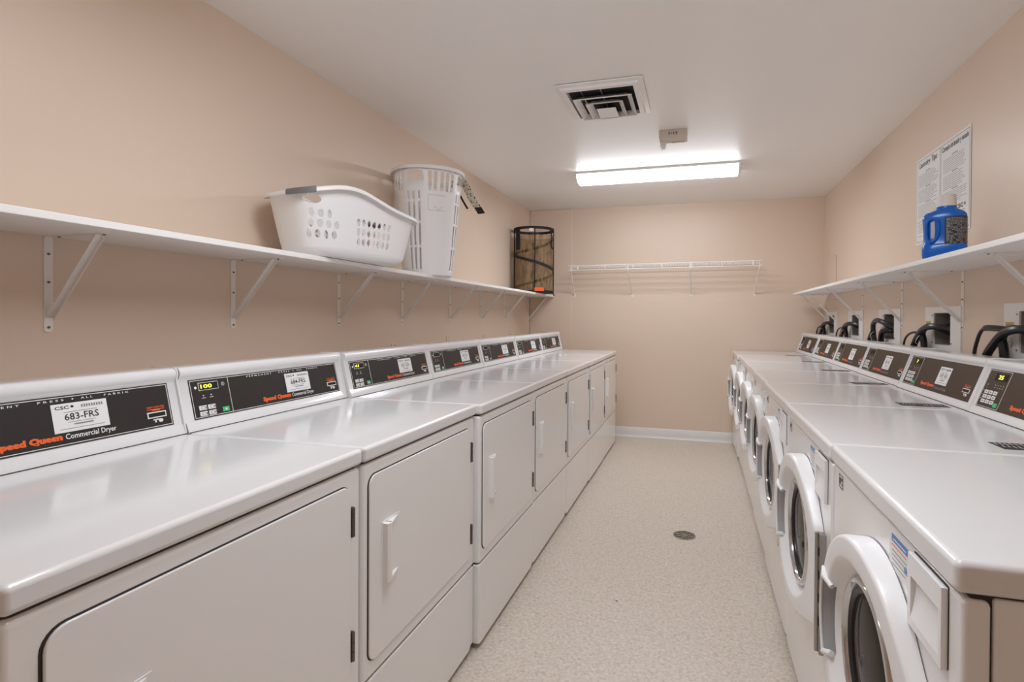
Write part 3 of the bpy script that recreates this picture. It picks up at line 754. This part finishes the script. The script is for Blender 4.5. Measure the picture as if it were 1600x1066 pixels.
# ------------------------------------------------------------------ valve boxes and hoses on the right wall
VLAB = ['white valve plate with a gold sticker above the second washing machine', 'white valve plate with gold sticker, behind the third washing machine', 'white valve plate behind the big hose loop of the fourth washing machine', 'white valve plate behind the fifth washing machine', 'white valve plate nearest the back wall, behind the sixth and seventh washers']
HL = ['nearest the camera', 'behind the third washing machine', 'behind the fourth washing machine', 'behind the fifth washing machine', 'nearest the back wall']
for i, yc in enumerate(PANELS):
    root = empty('valve_box', (XR, yc, 1.2)); T = Matrix.Translation((-XR, -yc, -1.2))
    tag(root, VLAB[i], 'valve box', 'washer hook-up plates on the wall')
    b = MB(metalw); b.M = T; x0, x1 = XR - .006, XR - .0002; a, c, o0, o1 = yc - PW / 2, yc + PW / 2, yc - OW / 2, yc + OW / 2
    b.box(x0, x1, a, o0, .80, 1.303); b.box(x0, x1, o1, c, .80, 1.303); b.box(x0, x1, o0, o1, OZ1, 1.303); b.box(x0, x1, o0, o1, .80, OZ0)
    b.build('wall_plate', None, root)
    b = MB(boxg); b.M = T
    d = XR + .088; e = .003
    b.box(d, d + .004, o0 + e, o1 - e, OZ0 + e, OZ1 - e); b.box(XR, d, o0 + .001, o0 + e, OZ0 + e, OZ1 - e); b.box(XR, d, o1 - e, o1 - .001, OZ0 + e, OZ1 - e)
    b.box(XR, d, o0 + e, o1 - e, OZ0 + .001, OZ0 + e); b.box(XR, d, o0 + e, o1 - e, OZ1 - e, OZ1 - .001)
    b.build('recess', None, root)
    for s_, mm in ((-.045, black), (.04, black)):
        b = MB(mm); b.M = T
        b.tube([(XR + .085, yc + s_, 1.20), (XR + .04, yc + s_, 1.20), (XR + .02, yc + s_, 1.185)], .009, 8); b.box(XR + .030, XR + .040, yc + s_ - .02, yc + s_ + .02, 1.214, 1.221)
        b.bar((XR + .035, yc + s_, 1.20), (XR + .035, yc + s_, 1.216), .004, 6)
        b.build('valve', None, root)
    for yy in (o0 - .012, o1 + .012):
        for zz in (OZ0 + .01, OZ1 - .012):
            b = MB(steel); b.M = T; b.bar((x0, yy, zz), (x0 - .003, yy, zz), .004, 8).build('screw', None, root)
    if i < 2:
        F = frm((x0 - .0002, c - .012, 1.205), (0, -1, 0), (0, 0, 1)); b = MB(gold); b.M = T
        b.rect(F, 0, .058, 0, .026, .0006, gold)
        for k in range(4): b.rect(F, .008 + k * .011, .015 + k * .011, .008, .017, .0009, prg)
        b.build('sticker', None, root, smooth=False)['label'] = 'gold sticker'
    if i == 0:
        F = frm((x0 - .0002, c - .045, 1.152), (0, -1, 0), (0, 0, 1)); b = MB(metalw); b.M = T
        b.disc(F, 0, 0, .014, .017, .003, metalw, 20); b.rect(F, -.006, -.004, -.002, .006, .0034, prk); b.rect(F, .004, .006, -.002, .006, .0034, prk); b.disc(F, 0, -.007, .002, .002, .0034, prk)
        b.build('socket', None, root)
    def hose(name, pts, rad, label, cat, mm=black):
        o = MB(mm).tube(smooth_path(pts), rad, 10).build(name, None)
        tag(o, label, cat, name.replace('_', ' ') + 's behind the washing machines')
    j = random.uniform(-.008, .008)
    if i == 2:
        hose('drain_hose', [(1.21, yc - .07, 1.165), (1.16, yc - .06, 1.19), (1.12, yc + .00, 1.222), (1.11, yc + .08, 1.232), (1.11, yc + .145, 1.205), (1.112, yc + .15, 1.15), (1.112, yc + .11, 1.08), (1.112, yc + .05, 1.01), (1.112, yc + .03, .85)], .0155, 'thick black drain hose in a big loop ' + HL[i], 'hose')
        hose('supply_hose', [(1.21, yc - .045, 1.17), (1.15, yc - .05, 1.17), (1.12, yc - .01, 1.165), (1.125, yc + .04, 1.13), (1.13, yc + .06, 1.05), (1.13, yc + .06, .85)], .017, 'black supply hose curving out of the valve plate ' + HL[i], 'hose')
        hose('power_cord', [(1.10, yc + .13, 1.155), (1.105, yc + .19, 1.13), (1.105, yc + .225, 1.06), (1.105, yc + .23, .85)], .012, 'black power cord hanging beside the hoses ' + HL[i], 'cord')
    else:
        hose('drain_hose', [(1.21, yc - .08, 1.165), (1.165, yc - .06, 1.195), (1.12, yc + .01 + j, 1.205), (1.108, yc + .09, 1.190), (1.106, yc + .16, 1.145), (1.106, yc + .22 + j, 1.085), (1.106, yc + .26, 1.0), (1.106, yc + .27, .85)], .0155, 'thick black drain hose arching down ' + HL[i], 'hose')
        hose('supply_hose', [(1.21, yc + .03, 1.17), (1.155, yc + .05, 1.20), (1.125, yc + .09 + j, 1.202), (1.118, yc + .13, 1.17), (1.125, yc + .125, 1.10), (1.13, yc + .12, .85)], .0155, 'black supply hose running straight down behind the drain hose ' + HL[i], 'hose')
        if i == 0:
            hose('power_cord', [(1.125, yc + .07, 1.200), (1.105, yc + .16, 1.207), (1.10, yc + .23, 1.20), (1.10, yc + .275, 1.15), (1.10, yc + .30, 1.07), (1.10, yc + .31, .85)], [.012] * 11 + [.007] * 20, 'black power cord beside the thick hose ' + HL[i], 'cord')
        else:
            hose('power_cord', [(1.12, yc + .17, 1.172), (1.105, yc + .23, 1.168), (1.10, yc + .29, 1.145), (1.10, yc + .33, 1.10), (1.10, yc + .335, 1.02), (1.10, yc + .33, .85)], .0055, 'thin black power cord looping beside the hoses ' + HL[i], 'cord')
    if i != 0:
        tag(MB(prw).tube([(1.105 + .024 * math.cos(t), yc + .145 + .05 * math.cos(t + .5), 1.135 + .022 * math.sin(t)) for t in [2 * PI * q / 20 for q in range(21)]], .0018, 6).build('cable_tie', None), 'white cable tie around the black hoses ' + HL[i], 'cable tie', 'cable ties on the hoses')

# small outlets on the left wall
for (yc, zt, lab) in ((2.868, 1.075, 'above the third dryer'), (3.60, 1.100, 'above the fourth dryer'), (4.30, 1.100, 'above the fifth dryer'), (4.97, 1.112, 'above the sixth and seventh dryers')):
    root = empty('wall_outlet', (XL, yc, zt - .058)); tag(root, 'cream wall outlet peeking over the consoles ' + lab, 'outlet', 'cream outlets behind the dryers')
    MB(cream).prism(rr(.072, .115, .004, 3), 'x', 0, .006).build('cover_plate', None, root, bevel=.0015)
    b = MB(cream); F = frm((.006, 0, .018), (0, 1, 0), (0, 0, 1))
    for dz in (0, -.039):
        b.disc(F, 0, dz, .017, .014, .002, cream, 18); b.rect(F, -.007, -.005, dz - .002, dz + .007, .0024, prk); b.rect(F, .005, .007, dz - .002, dz + .007, .0024, prk); b.disc(F, 0, dz - .007, .002, .002, .0024, prk)
    b.disc(F, 0, .030, .003, .003, .0024, hingem)
    b.build('socket', None, root)

# ------------------------------------------------------------------ poster
root = empty('poster', (XR, 3.08, 1.88)); tag(root, 'laminated laundry tips poster in English and Spanish on the wall', 'poster')
F = frm((-.0015, .305, -.235), (0, -1, 0), (0, 0, 1)); PWD, PHT = .61, .462
MB(paper).rect(F, 0, PWD, 0, PHT, .0012, paper).build('sheet', None, root, bevel=.0004)
G = (F[0] + F[3] * .0012,) + F[1:]
b = MB(prk)
b.frame(G, .010, .300, .012, PHT - .012, .0018, .0003, prk); b.frame(G, .308, PWD - .010, .012, PHT - .012, .0018, .0003, prk)
b.text(G, 'Laundry Tips', .045, .265, PHT - .062, PHT - .024, .0006, prk, .015, .15)
b.text(G, 'Consejos de lavado y secado', .322, .590, PHT - .058, PHT - .022, .0006, prk, .015, .15)
rs = random.Random(3)
for x0, x1 in ((.035, .280), (.335, .580)):
    y = PHT - .082; k = 0
    while y > (.05 if x0 < .1 else .15):
        if k % 8 == 0: b.rect(G, (x0 + x1) / 2 - .03, (x0 + x1) / 2 + .03, y - .003, y, .0004, prk); y -= .011
        ln = (x1 - x0) * rs.uniform(.75, 1) ; x = x0
        while x < x0 + ln:
            w_ = rs.uniform(.008, .02); b.rect(G, x, min(x + w_, x0 + ln), y - .0022, y, .0004, prg); x += w_ + .003
        y -= .0088; k += 1
b.text(G, 'CSC', .475, .545, .108, .128, .0006, prk, .04); b.disc(G, .560, .120, .006, .008, .0005, prk, 8)
for k in range(5): b.rect(G, .475, .560 - .01 * (k % 3), .094 - k * .009, .0965 - k * .009, .0004, prg)
b.rect(G, .520, .524, .022, .046, .0005, prk); b.rect(G, .532, .536, .022, .048, .0005, prk); b.disc(G, .528, .042, .010, .006, .0005, prk, 8)
for k in range(6): b.rect(G, .335, .44 - .01 * (k % 2), .10 - k * .010, .1022 - k * .010, .0004, prg)
b.build('printing', None, root, smooth=False)['label'] = 'black printed text'

# ------------------------------------------------------------------ blue jug
def jug():
    root = empty('detergent_jug', (.938, 2.455, SHZ), math.radians(-26)); tag(root, 'blue plastic detergent jug with a pale cap on the shelf', 'detergent jug')
    N = 40
    def loop(w_, d_, z_, e=2.8, ox=0):
        out = []
        for k in range(N):
            a = 2 * PI * k / N; c, s_ = math.cos(a), math.sin(a)
            out.append((ox + w_ * math.copysign(abs(c) ** (2 / e), c), d_ * math.copysign(abs(s_) ** (2 / e), s_), z_))
        return out
    L = [loop(.066, .038, 0), loop(.071, .043, .004), loop(.073, .045, .02), loop(.073, .045, .048), loop(.070, .043, .054), loop(.0675, .041, .06), loop(.068, .041, .10), loop(.070, .042, .135), loop(.0715, .042, .158), loop(.070, .041, .170), loop(.062, .038, .180, 2.6), loop(.045, .034, .188, 2.3, .004), loop(.034, .032, .193, 2, .006), loop(.031, .031, .204, 2, .006)]
    MB(bluej).loft(L, cap0=True, cap1=True).build('jug_body', None, root, sharp=55)
    cp = [[(.006 + rad * (1 + (.03 if k % 2 else 0)) * math.cos(2 * PI * k / 48), rad * (1 + (.03 if k % 2 else 0)) * math.sin(2 * PI * k / 48), z_) for k in range(48)] for rad, z_ in ((.033, .203), (.033, .206), (.031, .208), (.0295, .246), (.027, .249))]
    MB(capm).loft(cp, cap0=True, cap1=True).build('cap', None, root, sharp=60)
    # moulded handle: raised loop and pale grip insert
    b = MB(bluej)
    pts = [(-.052 + .0, -.040, .075), (-.055, -.043, .11), (-.052, -.042, .145), (-.035, -.043, .157), (-.020, -.043, .150), (-.014, -.043, .12), (-.018, -.043, .085), (-.032, -.043, .065), (-.046, -.042, .066), (-.052, -.040, .075)]
    b.tube(smooth_path(pts, 4), .0055, 8)
    b.build('handle', None, root)
    b = MB(greyh); pts = [(-.040, -.0425, .078), (-.040, -.0425, .14), (-.028, -.0425, .145), (-.026, -.0425, .11), (-.028, -.0425, .078)]
    b.add(pts + [(p[0], -.040, p[2]) for p in pts], [(0, 1, 2, 3, 4)] + [(i, (i + 1) % 5, 5 + (i + 1) % 5, 5 + i) for i in range(5)])
    b.build('grip_insert', None, root)['label'] = 'pale finger opening beside the handle'
    # wrapping back label with dense grey print
    b = MB(prk)
    def surf(t, z, off=.0012):
        a = t; e = 2.8; c, s_ = math.cos(a), math.sin(a); w_, d_ = .0705 + off, .0425 + off
        return (w_ * math.copysign(abs(c) ** (2 / e), c), d_ * math.copysign(abs(s_) ** (2 / e), s_), z)
    b.loft([[surf(-PI / 2 + .02 + 1.6 * k / 14, z) for k in range(15)] for z in (.030, .06, .09, .12, .158)], close=False)
    rs2 = random.Random(5)
    for q in range(22):
        z = .034 + q * .0055; t = -PI / 2 + .06
        while t < -.15:
            dt = rs2.uniform(.05, .16)
            if rs2.random() < .85:
                t2 = min(t + dt, -.12)
                b.add([surf(t, z, .0018), surf(t2, z, .0018), surf(t2, z + .003, .0018), surf(t, z + .003, .0018)], [(0, 1, 2, 3)], prg)
            t += dt + .03
    b.build('printed_label', None, root, recalc=False)['label'] = 'black label covered with small print'
jug()

# ------------------------------------------------------------------ laundry basket (hip-hugger)
def basket():
    root = empty('laundry_basket', (-1.505, 2.05, SHZ))
    tag(root, 'white plastic laundry basket with round holes and a grey grip', 'laundry basket')
    # u runs around; local +X = along the shelf (away from camera), local -Y... front = +Y rotated below
    A, B, A0, B0, E = .320, .172, .262, .132, 3.4
    NU, NV = 560, 72
    def rimz(x):      # hump in the middle of the length, dipping at both ends
        t = (x + A) / (2 * A)
        return .222 + .060 * math.exp(-((t - .30) / .29) ** 2)
    def shape(a, v):
        c, s_ = math.cos(a), math.sin(a); e = 2 / E
        cx, sy = math.copysign(abs(c) ** e, c), math.copysign(abs(s_) ** e, s_)
        g = v ** .8; aw = A0 + (A - A0) * g; bw = B0 + (B - B0) * g
        x, y = aw * cx, bw * sy
        hmax = rimz(A * cx)
        z = v * hmax
        if v < .12:
            t = 1 - v / .12; k = 1 - .10 * t * t; x *= k; y *= k; z = .004 + z
        # side waist on the hip side (wall side)
        return x, y, z
    # arc-length parameter around at mid-height
    samp = [shape(2 * PI * k / 2000, .6) for k in range(2001)]
    acc = [0]
    for k in range(2000): acc.append(acc[-1] + math.hypot(samp[k + 1][0] - samp[k][0], samp[k + 1][1] - samp[k][1]))
    tot = acc[-1]; ang = []; k = 0
    for j in range(NU):
        t = tot * j / NU
        while acc[k + 1] < t: k += 1
        ang.append(2 * PI * (k + (t - acc[k]) / (acc[k + 1] - acc[k] + 1e-9)) / 2000)
    # holes live in (s, z) space: s = arc length, z = height
    def s_at(a):
        k = a / (2 * PI) * 2000; i = int(k) % 2000; return acc[i] + (acc[i + 1] - acc[i]) * (k - int(k))
    holes = []
    sf = s_at(3 * PI / 2)     # middle of the front long side (local -Y)
    sb = s_at(PI / 2)
    for base in (sf, sb):
        m_ = 1
        for row, zz in enumerate((.085, .125, .165)):
            for k in range(4 if row < 2 else 3): holes.append((base - .300 + k * .034 + (.017 if row == 2 else 0) + (.012 if row % 2 else 0), zz, .0105 if k % 2 else .008, .0155))
            for k in range(7): holes.append((base - .075 + k * .029 - row * .003, zz - .012 + .0, .0085, .0155))
        holes.append((base - .278, .217, .034, .017))
    vs = []; 
    for i in range(NV + 1):
        for j in range(NU):
            vs.append(shape(ang[j], i / NV))
    S_ = [tot * j / NU for j in range(NU)]
    def inside(sv, z):
        for (hs, hz, ra, rb) in holes:
            ds = (sv - hs + tot / 2) % tot - tot / 2
            if abs(ds) < ra and abs(z - hz) < rb:
                q = (ds / ra) ** 2 + ((z - hz) / rb) ** 2
                if q < 1: return (hs, hz, ra, rb, ds, q)
        return None
    fs = []; kill = set()
    idx = lambda i, j: i * NU + j % NU
    for i in range(NV):
        for j in range(NU):
            q = vs[idx(i, j)]; z = (q[2] + vs[idx(i + 1, j)][2]) / 2
            if inside(S_[j] + tot / NU / 2, z): continue
            fs.append((idx(i, j), idx(i, j + 1), idx(i + 1, j + 1), idx(i + 1, j)))
    nb = len(vs)
    cen = len(vs); vs.append((0, 0, .004))
    fs += [(cen, idx(0, j + 1), idx(0, j)) for j in range(NU)]
    b = MB(bplast).add(vs, fs)
    body = b.build('basket_body', None, root, recalc=False, sharp=60, solid=.0022)
    # rolled rim
    L = []
    for j in range(0, NU, 4):
        x, y, z = shape(ang[j], 1); c = Vector((x / A ** 2, y / B ** 2, 0)).normalized()
        L.append([tuple(Vector((x, y, z)) + c * o_ + Vector((0, 0, h_))) for o_, h_ in ((-.003, .0), (-.002, .006), (.008, .007), (.020, .003), (.024, -.006), (.023, -.013), (.021, -.013), (.021, -.005), (.010, .002), (.0, .0))])
    L.append(L[0])
    MB(bplast).loft(L, close=True).build('rim', None, root, sharp=50)
    # grey soft grips over the rim
    for base in (sf - .312, sb - .280):
        L = []
        for k in range(13):
            sv = (base - .050 + .10 * k / 12) % tot; j = int(sv / tot * NU) % NU; x, y, z = shape(ang[j], 1); c = Vector((x / A ** 2, y / B ** 2, 0)).normalized()
            L.append([tuple(Vector((x, y, z)) + c * o_ + Vector((0, 0, h_))) for o_, h_ in ((-.005, -.003), (-.004, .009), (.009, .011), (.023, .006), (.027, -.006), (.026, -.015), (.018, -.015), (.010, -.002))])
        MB(greyp).loft(L, close=True, cap0=True, cap1=True).build('grip', None, root)['label'] = 'grey soft grip'
    return root
bk = basket(); bk.rotation_euler = (0, 0, PI / 2 - math.radians(12))

# ------------------------------------------------------------------ tall hamper
def tall_hamper():
    cx, cy = -1.543, 2.86; root = empty('laundry_hamper', (cx, cy, SHZ), math.radians(-52)); tag(root, 'tall white slotted plastic hamper behind the laundry basket', 'laundry hamper')
    HT = .60; R0, R1 = .140, .197
    # column angle cuts so that slots are exact; 4 facets pattern
    cuts = []; slot = []
    na = 96
    def rad(z): return R0 + (R1 - R0) * (z / HT) ** .9
    def P(a, z, off=0):
        e = 2.6; c, s_ = math.cos(a), math.sin(a); rr_ = (rad(z) + off) / ((abs(c) ** e + abs(s_) ** e) ** (1 / e)) ** .5
        return (rr_ * c, rr_ * s_, z)
    sub = 2; N = na * sub
    zc = [0, .006, .03, .15, .165, .285, .30, .405, .42, .465, .472, .525, .532, .575, HT]
    vs = [P(2 * PI * j / N, z) for z in zc for j in range(N)]
    fs = []
    # direction of camera side ~ -50deg; local angles: groups of slots repeated each 90 degrees
    for i in range(len(zc) - 1):
        z0, z1 = zc[i], zc[i + 1]
        for j in range(N):
            d = (j / N * 360 + 0) % 90
            slotcol = False
            if 44 <= d < 72:                          # slotted band, three or so bars
                q = (d - 44) / 28 * 3; slotcol = (q % 1) < .5
                open_ = slotcol and ((.03 < z0 + .001 and z1 <= .151) or (.165 <= z0 + .001 and z1 <= .286) or (.30 <= z0 + .001 and z1 <= .406) or (.42 <= z0 + .001 and z1 <= .466))
                if .472 <= z0 + .001 and z1 <= .533: open_ = (z0 > .52)
                if z0 > .531 and z1 < .58: open_ = True if i == 12 else False
                if i == 12: open_ = 46 <= d < 70
            else:
                q = (d % 90) / 90 * 18
                open_ = (z0 > .47 and z1 <= .576 and i in (10, 11, 12)) and (d < 40 or d > 76) and ((d % 10) < 5.6)
            if open_ or (i == 12 and 46 <= d < 70): continue
            fs.append((i * N + j, i * N + (j + 1) % N, (i + 1) * N + (j + 1) % N, (i + 1) * N + j))
    c = len(vs); vs.append((0, 0, 0)); fs += [(c, (j + 1) % N, j) for j in range(N)]
    MB(bplast).add(vs, fs).build('hamper_body', None, root, recalc=False, sharp=50, solid=.003)
    L = [[P(2 * PI * j / 96, HT, o_)[:2] + (HT + h_,) for j in range(96)] for o_, h_ in ((0, 0), (0, .006), (.012, .008), (.017, .002), (.018, -.014), (.015, -.014), (.012, -.002), (0, 0))]
    MB(bplast).loft(L).build('rim', None, root, sharp=60)
    # embossed tag outline
    b = MB(greyh)
    a0, a1 = math.radians(-9), math.radians(22)
    for pth in ([P(a0 + (a1 - a0) * k / 8, .445, .002) for k in range(9)], [P(a0 + (a1 - a0) * k / 8, .36, .002) for k in range(9)], [P(a0, .36 + .085 * k / 4, .002) for k in range(5)], [P(a0 + (a1 - a0) * (.3 + .5 * k / 8), .372 + .01 * math.sin(k), .002) for k in range(9)]):
        b.tube(pth, .0009, 5)
    b.build('embossed_tag', None, root)
    # strap of fabric hanging over the rim
    root2 = empty('fabric_strap', (cx, cy, SHZ)); tag(root2, 'leopard print strap with black tip hanging over the hamper rim', 'strap')
    ctr = Vector((.115, .190, 0))
    def ribbon(pts, w_, m_, nm, par, wd=Vector((.75, -.2, 0))):
        P_ = smooth_path(pts, 4); b = MB(m_); wd = wd.normalized(); L = []
        for k, p in enumerate(P_):
            t = (P_[min(k + 1, len(P_) - 1)] - P_[max(k - 1, 0)]).normalized(); nn = t.cross(wd).normalized()
            L.append([tuple(p + wd * s_ * w_ / 2 + nn * h_) for s_, h_ in ((-1, -.003), (-.4, -.006), (.4, -.006), (1, -.003), (1, .003), (.4, .006), (-.4, .006), (-1, .003))])
        b.loft(L, cap0=True, cap1=True); return b.build(nm, None, par)
    ribbon([(.100, .150, .56), (.115, .185, .612), (.125, .215, .612), (.150, .235, .56), (.180, .255, .49), (.200, .27, .455)], .058, leom, 'printed_fabric', root2)
    ribbon([(.198, .268, .462), (.212, .276, .438), (.225, .282, .415)], .052, blackp, 'strap_tip', root2)
    ribbon([(.085, .16, .60), (.100, .190, .55), (.125, .215, .49), (.150, .235, .44)], .012, blackp, 'edge_binding', root2)
tall_hamper()

# ------------------------------------------------------------------ pop-up hamper
def popup():
    cx, cy = -1.560, 5.05; root = empty('popup_hamper', (cx, cy, SHZ)); tag(root, 'black pop-up mesh hamper with a spiral wire at the end of the shelf', 'pop-up hamper')
    R_, HT = .195, .63; n = 48
    L = [[(R_ * (1 - .02 * math.sin(PI * z / HT)) * math.cos(2 * PI * k / n), R_ * (1 - .02 * math.sin(PI * z / HT)) * math.sin(2 * PI * k / n), z) for k in range(n)] for z in [(HT - .07) * q / 8 for q in range(9)]]
    MB(netm).loft(L).build('netting', None, root)
    MB(blackp).lathe([(0.001, .004), (R_, .004), (R_, .0), (.001, .0)], n=n).build('base', None, root)
    def band(path, w_, t_, nm):
        b = MB(blackp); L = []
        for (a, z) in path:
            e = Vector((math.cos(a), math.sin(a), 0))
            L.append([tuple(e * (R_ + o_) + Vector((0, 0, z + h_))) for o_, h_ in ((-t_, -w_), (t_, -w_), (t_, w_), (-t_, w_))])
        b.loft(L, cap0=True, cap1=True); return b.build(nm, None, root)
    band([(2 * PI * k / 48, HT - .010) for k in range(49)], .013, .004, 'rim')
    band([(2 * PI * k / 48, .010) for k in range(49)], .011, .004, 'bottom_ring')
    # the spring spiral
    ph = math.radians(17)
    band([(ph + 3 * PI * k / 120, .55 - .51 * k / 120) for k in range(121)], .013, .004, 'spiral_wire_sleeve')
    for a in (math.radians(-70), math.radians(20), math.radians(-150), math.radians(110)):
        band([(a, HT * q / 6) for q in range(7)], .05, .003, 'vertical_seam') if False else None
        b = MB(blackp); b.tube([(R_ * 1.005 * math.cos(a), R_ * 1.005 * math.sin(a), HT * q / 8) for q in range(9)], .006, 6); b.build('vertical_seam', None, root)
    a = math.radians(-125)
    b = MB(blackp); L = []
    for q in range(5):
        z = HT - .02 - .05 * q
        L.append([(R_ * 1.02 * math.cos(a + s_), R_ * 1.02 * math.sin(a + s_), z) for s_ in (-.16, -.05, .05, .16)] + [(R_ * .99 * math.cos(a + s_), R_ * .99 * math.sin(a + s_), z) for s_ in (.16, .05, -.05, -.16)])
    b.loft(L, cap0=True, cap1=True); b.build('carry_strap', None, root)
    b = MB(blackp); a = math.radians(-18)
    b.tube(smooth_path([(R_ * math.cos(a), R_ * math.sin(a), HT - .02), (R_ * 1.1 * math.cos(a), R_ * 1.1 * math.sin(a), HT - .10), (R_ * 1.06 * math.cos(a), R_ * 1.06 * math.sin(a), HT - .17), (R_ * 1.14 * math.cos(a), R_ * 1.14 * math.sin(a), HT - .21)]), .008, 6)
    b.build('tie_cord', None, root); b = MB(blackp)
    b.tube(smooth_path([(R_ * math.cos(a), R_ * math.sin(a), .012), (R_ * 1.15 * math.cos(a), R_ * 1.15 * math.sin(a), .0), (R_ * 1.25 * math.cos(a), R_ * 1.25 * math.sin(a), -.03)]), .006, 6)
    b.build('tie_cord', None, root)
    a = math.radians(-62); F = frm((R_ * 1.02 * math.cos(a), R_ * 1.02 * math.sin(a), .012), (-math.sin(a), math.cos(a), 0), (0, 0, 1))
    MB(prr).rect(F, -.03, .06, 0, .035, .003, pro).build('tag', None, root)['label'] = 'red tag'
    a = math.radians(-80); F = frm((R_ * 1.02 * math.cos(a), R_ * 1.02 * math.sin(a), HT - .035), (-math.sin(a), math.cos(a), 0), (0, 0, 1))
    MB(prw).rect(F, -.02, .02, -.012, .016, .003, prw).build('care_tag', None, root)['label'] = 'white care tag'
popup()
